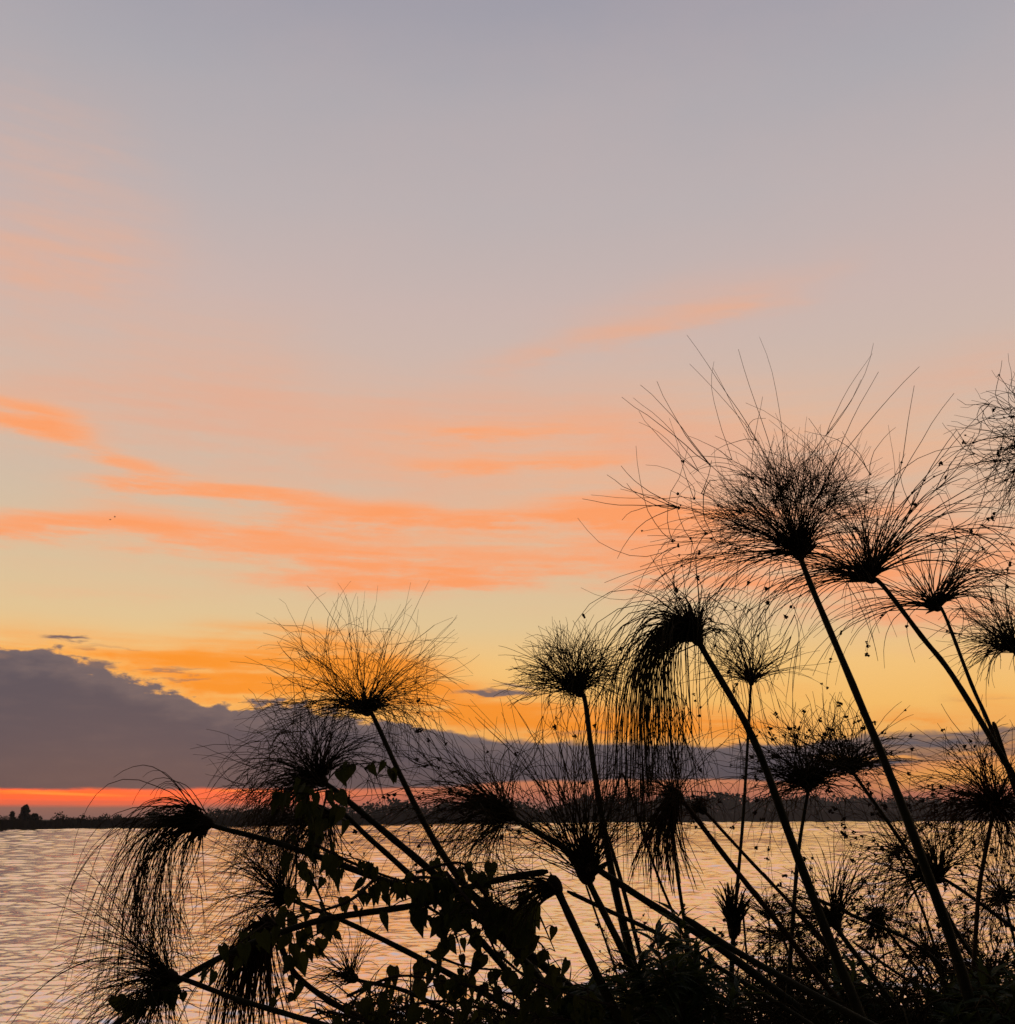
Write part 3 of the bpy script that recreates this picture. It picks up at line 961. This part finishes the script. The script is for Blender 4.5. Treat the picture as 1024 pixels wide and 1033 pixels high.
papyrus('feathery papyrus head between the two right hand stems, near the bottom', [(830, 975), (838, 985), (860, 1015), (890, 1060)], 3.1, 4, 6, [g(170, 40, 95, -25, 100, .8, 1.1, .1, .4, 1.0)], 8)
papyrus('feathery papyrus head at the far lower right corner', [(1000, 985), (1004, 1000), (1010, 1030), (1020, 1070)], 3.0, 5, 6, [g(180, 40, 100, -20, 90, .8, 1.0, .1, .4, 1.0)], 8)
papyrus('feathery papyrus head low behind the willow leaved shrub', [(790, 1000), (792, 1010), (796, 1030), (800, 1060)], 3.4, 4, 5, [g(150, 40, 90, 0, 100, .8, 1.1, .1, .4, .95)], 7)

papyrus('fuzzy papyrus head nearest the right edge just under the messy drooping one', [(1012, 905), (1016, 920), (1026, 960), (1040, 1030)], 2.9, 4, 6, [g(150, 40, 100, -30, 110, 1.2, 1.2, .3, .4, .95)], 7)
papyrus('thin fuzzy papyrus head over the water right of the tallest stem', [(938, 962), (944, 972), (958, 1000), (975, 1050)], 3.2, 4, 5, [g(150, 36, 90, -10, 110, .9, 1.2, .3, .4, .9)], 7)
papyrus('loose fuzzy papyrus head between closed brush and spiky leaning one', [(790, 945), (794, 958), (804, 990), (815, 1040)], 3.4, 3.5, 5, [g(110, 36, 84, 0, 110, .9, 1.3, .3, .5, .85)], 6)
papyrus('sparse seed dotted papyrus spray in front of the far shore at right', [(905, 862), (912, 875), (935, 930), (955, 1000)], 3.3, 3, 5, [g(70, 40, 110, -35, 90, .9, 1.2, .4, .6, .85)], 5)
papyrus('frayed papyrus head beside the willow leaved shrub at the bottom', [(640, 985), (648, 998), (664, 1030), (680, 1070)], 2.9, 4, 5, [g(100, 36, 80, -10, 100, .9, 1.2, .3, .4, .9)], 7)


def stalk(label, path, d, w0, w1, dry=False):
    pts = to_ground([at(px, py, d) for px, py in path])
    C = spline(pts, 6)
    R = np.linspace(w0, w1, len(C)) * 0.34 * d / F
    R[0] *= 0.5
    v, q = tubes(C[None], R[None], 9)
    o = mesh_obj('papyrus_stalk', v, q, M_DRY if dry else M_STEM, None, True, pts[-1])
    return tag(o, label, 'stalk', 'bare papyrus stalks')


stalk('bent bare stalk rising to a kink left of the bulbous papyrus', [(553, 879), (520, 884), (470, 896), (425, 912), (340, 925), (300, 935)], 2.1, 9, 9)
stalk('folded dry stalk with a sharp peak under the hanging curtain', [(606, 846), (617, 812), (626, 783), (632, 790), (650, 845), (668, 895), (690, 945), (720, 1010)], 2.5, 3, 7, True)
stalk('thin straight stalk crossing the long slanting stem right of the bulbous head', [(676, 826), (683, 880), (692, 940), (700, 1000), (704, 1040)], 2.9, 5, 6)
stalk('stalk slanting right from the short left pointing head', [(572, 899), (610, 917), (670, 945), (740, 985), (820, 1035)], 2.2, 6, 10)
stalk('thin stalk beside the stem of the neat half round brush', [(610, 835), (624, 880), (640, 940), (655, 1000)], 3.3, 6, 7)
stalk('stalk running low from the bottom middle to the right corner', [(690, 925), (740, 958), (800, 992), (860, 1024), (900, 1045)], 2.0, 9, 13)
stalk('thin stalk crossing between the tallest stem and the right edge', [(820, 905), (870, 928), (920, 950), (960, 985), (1000, 1040)], 2.8, 5, 7)
stalk('stalk leaning steeply right at the lower right edge', [(942, 896), (968, 945), (995, 985), (1030, 1050)], 2.6, 6, 9)
stalk('stiff stalk at the right edge under the rising loose stem', [(1002, 728), (1010, 752), (1030, 815), (1050, 870)], 2.55, 7, 8)
stalk('short thin stalk beside the thick dark stem at the bottom', [(590, 890), (604, 930), (618, 970), (634, 1020)], 2.9, 3, 4)

stalk('thin stalk running from the small dark bud down to the bottom right', [(770, 880), (820, 940), (870, 1000), (900, 1045)], 2.9, 3.5, 5)
stalk('slim stalk crossing low behind the tallest stem towards the corner', [(860, 950), (910, 985), (960, 1015), (1010, 1045)], 2.7, 4, 6)
stalk('slim upright stalk behind the closed young brush', [(748, 900), (752, 950), (757, 1000), (760, 1045)], 3.1, 3, 4)


# ------------------------------------------------------------------ vines and shrubs
def heart_leaf(c, tip, nrm, L, W, fold=0.25):
    """a pointed heart shaped blade from its stalk end c towards tip"""
    t = norm(np.array(tip, float))
    s = norm(np.cross(nrm, t))
    n = np.cross(t, s)
    prof = [(-0.10, 0.28), (0.02, 0.46), (0.20, 0.52), (0.42, 0.42), (0.65, 0.24), (0.85, 0.10)]
    mid = [0.0, 0.03, 0.20, 0.42, 0.65, 0.85]
    V = []
    for (a, w), m in zip(prof, mid):
        sag = n * (-0.16 * m * m * L)
        V += [c + t * (m * L) + sag, c + t * (a * L) + s * (w * W) + n * (fold * w * W) + sag, c + t * (a * L) - s * (w * W) + n * (fold * w * W) + sag]
    V.append(c + t * L + n * (-0.16 * L))
    Fc = []
    for k in range(5):
        i = k * 3
        Fc += [(i, i + 1, i + 4, i + 3), (i, i + 3, i + 5, i + 2)]
    Fc += [(15, 16, 18), (15, 18, 17)]
    return V, Fc


def lance_leaf(c, tip, nrm, L, W):
    t = norm(np.array(tip, float))
    s = norm(np.cross(nrm, t))
    n = np.cross(t, s)
    V, Fc = [], []
    for k, w in enumerate((0.06, 0.6, 1.0, 0.75, 0.35)):
        m = k / 5
        o = c + t * (m * L) - n * (0.22 * m * m * L)
        V += [o, o + s * (w * W * .5) + n * (.15 * w * W), o - s * (w * W * .5) + n * (.15 * w * W)]
    V.append(c + t * L - n * (.22 * L))
    for k in range(4):
        i = k * 3
        Fc += [(i, i + 1, i + 4, i + 3), (i, i + 3, i + 5, i + 2)]
    Fc += [(12, 13, 15), (12, 15, 14)]
    return V, Fc


def vine(label, paths, d, size, per_px, wpx=3.0, spread=10, split=False, jd=0.06):
    """a climber: twigs along the paths with leaves hanging from them"""
    k1 = d / F
    P0 = [[at(x, y, d + random.uniform(-jd, jd)) for x, y in p] for p in paths]
    low = min((q for p in P0 for q in p), key=lambda q: q[2])
    root = tag(empty('climbing_vine', low), label, 'vine', 'climbing vines on the papyrus stems')
    parts, LV, LF, single = [], [], [], []
    for p, pp in zip(P0, paths):
        C = spline(p, 8)
        parts.append(tubes(C[None], (np.linspace(1.0, 0.5, len(C)) * wpx * 0.5 * k1)[None], 6))
        length = sum(math.hypot(pp[i + 1][0] - pp[i][0], pp[i + 1][1] - pp[i][1]) for i in range(len(pp) - 1))
        n = max(2, int(length * per_px))
        for k in range(n):
            f = (k + random.random()) / n * (len(C) - 1)
            i = int(f)
            c = C[i] + (C[min(i + 1, len(C) - 1)] - C[i]) * (f - i)
            off = np.array([random.gauss(0, spread) * k1, random.gauss(0, spread) * k1, random.uniform(-spread, spread * .6) * k1])
            e = c + off
            pt = spline([c, c * .5 + e * .5 + np.array([0, 0, 2 * k1]), e], 3)
            parts.append(tubes(pt[None], np.full((1, len(pt)), 0.5 * k1), 4))
            L = size * random.uniform(0.55, 1.35) * k1
            tip = np.array([random.gauss(0, .38), random.gauss(0, .35), -1.0])
            a = random.uniform(0, 2 * math.pi)
            nr = np.array([math.cos(a) * .6, -1 if random.random() < .7 else math.sin(a), 0.25])
            v, fc = heart_leaf(e, tip, nr, L, L * random.uniform(.42, .8), random.uniform(.05, .9))
            if split: single.append((v, fc))
            else:
                o = len(LV)
                LV += v
                LF += [tuple(i_ + o for i_ in f_) for f_ in fc]
    v, q = join(parts)
    mesh_obj('vine_stem', v, q, M_WOOD, root)
    if split:
        for v, fc in single: mesh_obj('leaf', v, fc, M_LEAF, root, False)
    else: mesh_obj('foliage', LV, LF, M_LEAF, root, False)
    return root


vine('twig with a few heart shaped leaves against the dark cloud', [[(340, 778), (352, 772), (372, 770), (384, 769), (392, 774), (396, 785)]], 2.25, 17, .09, 1.6, 3, True)
vine('vine hanging down the left side, leaves from the swept head to the corner', [[(316, 785), (308, 815), (300, 850), (298, 900), (292, 960), (298, 1010)], [(330, 795), (300, 800), (270, 790)], [(312, 880), (330, 930), (306, 950)],
      [(330, 800), (322, 830), (312, 850)]], 2.18, 17, .16, 2.5, 11)
vine('vine trailing along the slanting stem with pendant leaves', [[(318, 852), (350, 868), (390, 884), (440, 900), (470, 925)], [(380, 885), (350, 910), (300, 925), (255, 940)], [(420, 880), (460, 870), (480, 880)]], 2.12, 17, .16, 3.5, 12)
vine('thick clump of vine leaves where several stems cross', [[(400, 890), (430, 885), (470, 895), (510, 930)], [(410, 900), (440, 920), (480, 940)], [(450, 880), (480, 920), (500, 960)], [(440, 900), (455, 930), (462, 950)],
      [(480, 890), (500, 915), (525, 935)]], 2.05, 17, .2, 4, 14)
vine('leafy vine sprawling along the bottom below the thick clump', [[(350, 1005), (400, 985), (450, 990), (500, 1000), (560, 1010)], [(380, 1025), (440, 1010), (500, 1020), (580, 1030)], [(430, 960), (470, 975), (520, 980)], [(330, 1020), (420, 1040), (520, 1045)],
      [(540, 990), (580, 1005), (620, 1015)], [(500, 960), (530, 985), (560, 1000)]], 2.0, 16, .17, 3, 15)
vine('sparse vine with drooping leaves between thick stem and clump', [[(500, 905), (520, 925), (530, 900), (528, 935)], [(525, 940), (548, 955), (560, 985), (600, 1000)], [(545, 925), (560, 960)]], 2.1, 20, .11, 2, 8)
vine('small vine curled on the stems at the left bottom edge', [[(200, 985), (230, 960), (250, 945), (270, 930)], [(110, 1010), (150, 1000), (200, 1000)]], 2.0, 18, .11, 2, 8)


def shrub(label, base, tips, d, L, W, step, wpx=3):
    """a bush of narrow leaves set along upright twigs"""
    k1 = d / F
    b = at(*base, d)
    gb = np.array([b[0], b[1], ground_z(b[0], b[1]) - 0.05])
    root = tag(empty('leafy_shrub', gb), label, 'shrub', 'narrow leaved shrubs')
    parts, LV, LF = [], [], []
    for tx, ty in tips:
        dd = d + random.uniform(-.18, .18)
        t_ = at(tx, ty, dd)
        m = at((tx * .6 + base[0] * .4) + random.uniform(-6, 6), ty * .55 + base[1] * .45, dd)
        C = spline([gb, b, m, t_], 12)
        parts.append(tubes(C[None], (np.linspace(1, .35, len(C)) * wpx * .5 * k1)[None], 5))
        for k in range(12, len(C)):
            for _ in range(step):
                a = random.uniform(0, 2 * math.pi)
                ax = norm(C[k] - C[k - 1])
                out = np.array([math.cos(a), math.sin(a) * .8, random.uniform(-.3, .5)])
                v, fc = lance_leaf(C[k] + (C[k - 1] - C[k]) * random.random(), ax * random.uniform(.1, .8) + out, np.array([random.gauss(0, .3), random.gauss(0, .3), 1]), L * random.uniform(.6, 1.2) * k1, W * random.uniform(.7, 1.2) * k1)
                o = len(LV)
                LV += v
                LF += [tuple(i_ + o for i_ in f_) for f_ in fc]
    v, q = join(parts)
    mesh_obj('twig', v, q, M_WOOD, root)
    mesh_obj('foliage', LV, LF, M_WILLOW, root, False)


shrub('willow leaved shrub with drooping narrow leaves at the bottom middle', (690, 1060), [(640, 965), (660, 940), (684, 922), (705, 950), (625, 990), (725, 975), (670, 975), (745, 1000), (650, 1005), (700, 985)], 2.1, 32, 6, 3)
shrub('dark leafy shrub filling the bottom right corner', (985, 1070), [(950, 1005), (975, 985), (1000, 980), (1020, 1000), (1000, 1010), (960, 1025), (1035, 985)], 2.3, 30, 6.5, 3)
shrub('small leafy sprig beside the short spiky papyrus', (865, 1060), [(845, 985), (862, 975), (880, 990), (835, 1005), (900, 1010)], 2.4, 28, 5.5, 2)
shrub('low leafy shrub below the vine at the bottom', (600, 1070), [(560, 1000), (590, 1010), (610, 990), (630, 1010), (575, 1020), (640, 1030)], 2.2, 28, 7, 3)

# the litter of fallen rays, blades and dead stems that fills the foot of the stand
nb = 7000
px = 1060 - 730 * RNG.random(nb) ** 1.15
wx = np.interp(px, [330, 450, 600, 800, 1060], [.55, .9, 1, 1, 1])
topy = np.interp(px, [330, 420, 520, 620, 720, 800, 900, 1060], [1008, 1000, 990, 985, 970, 962, 958, 945])
P0, D, L = [], [], []
for a, ty in zip(px, topy):
    dd = RNG.uniform(2.2, 3.6)
    p = at(a, 1033 + RNG.uniform(-10, 90), dd)
    P0.append(p)
    D.append((RNG.normal(0, .75), RNG.normal(0, .4), RNG.uniform(0.1, 1)))
    L.append(max(10, RNG.uniform(.3, 1) * (1075 - ty)) * dd / F)
P0, D, L = np.array(P0), norm(np.array(D)), np.array(L)
P, _ = grow(P0, D, L, 1.2, 1.1, 9)
t = np.linspace(0, 1, 9)
R = (np.sin(np.pi * (0.15 + 0.85 * t)) * 0.9 + 0.1)[None] * RNG.uniform(0.3, 1.25, (nb, 1)) * (2.6 / F)
v, q = tubes(P, R, 3)
tag(mesh_obj('undergrowth', v, q, M_UNDER), 'dark tangle of fallen papyrus rays and grass along the bottom', 'undergrowth', kind='stuff')
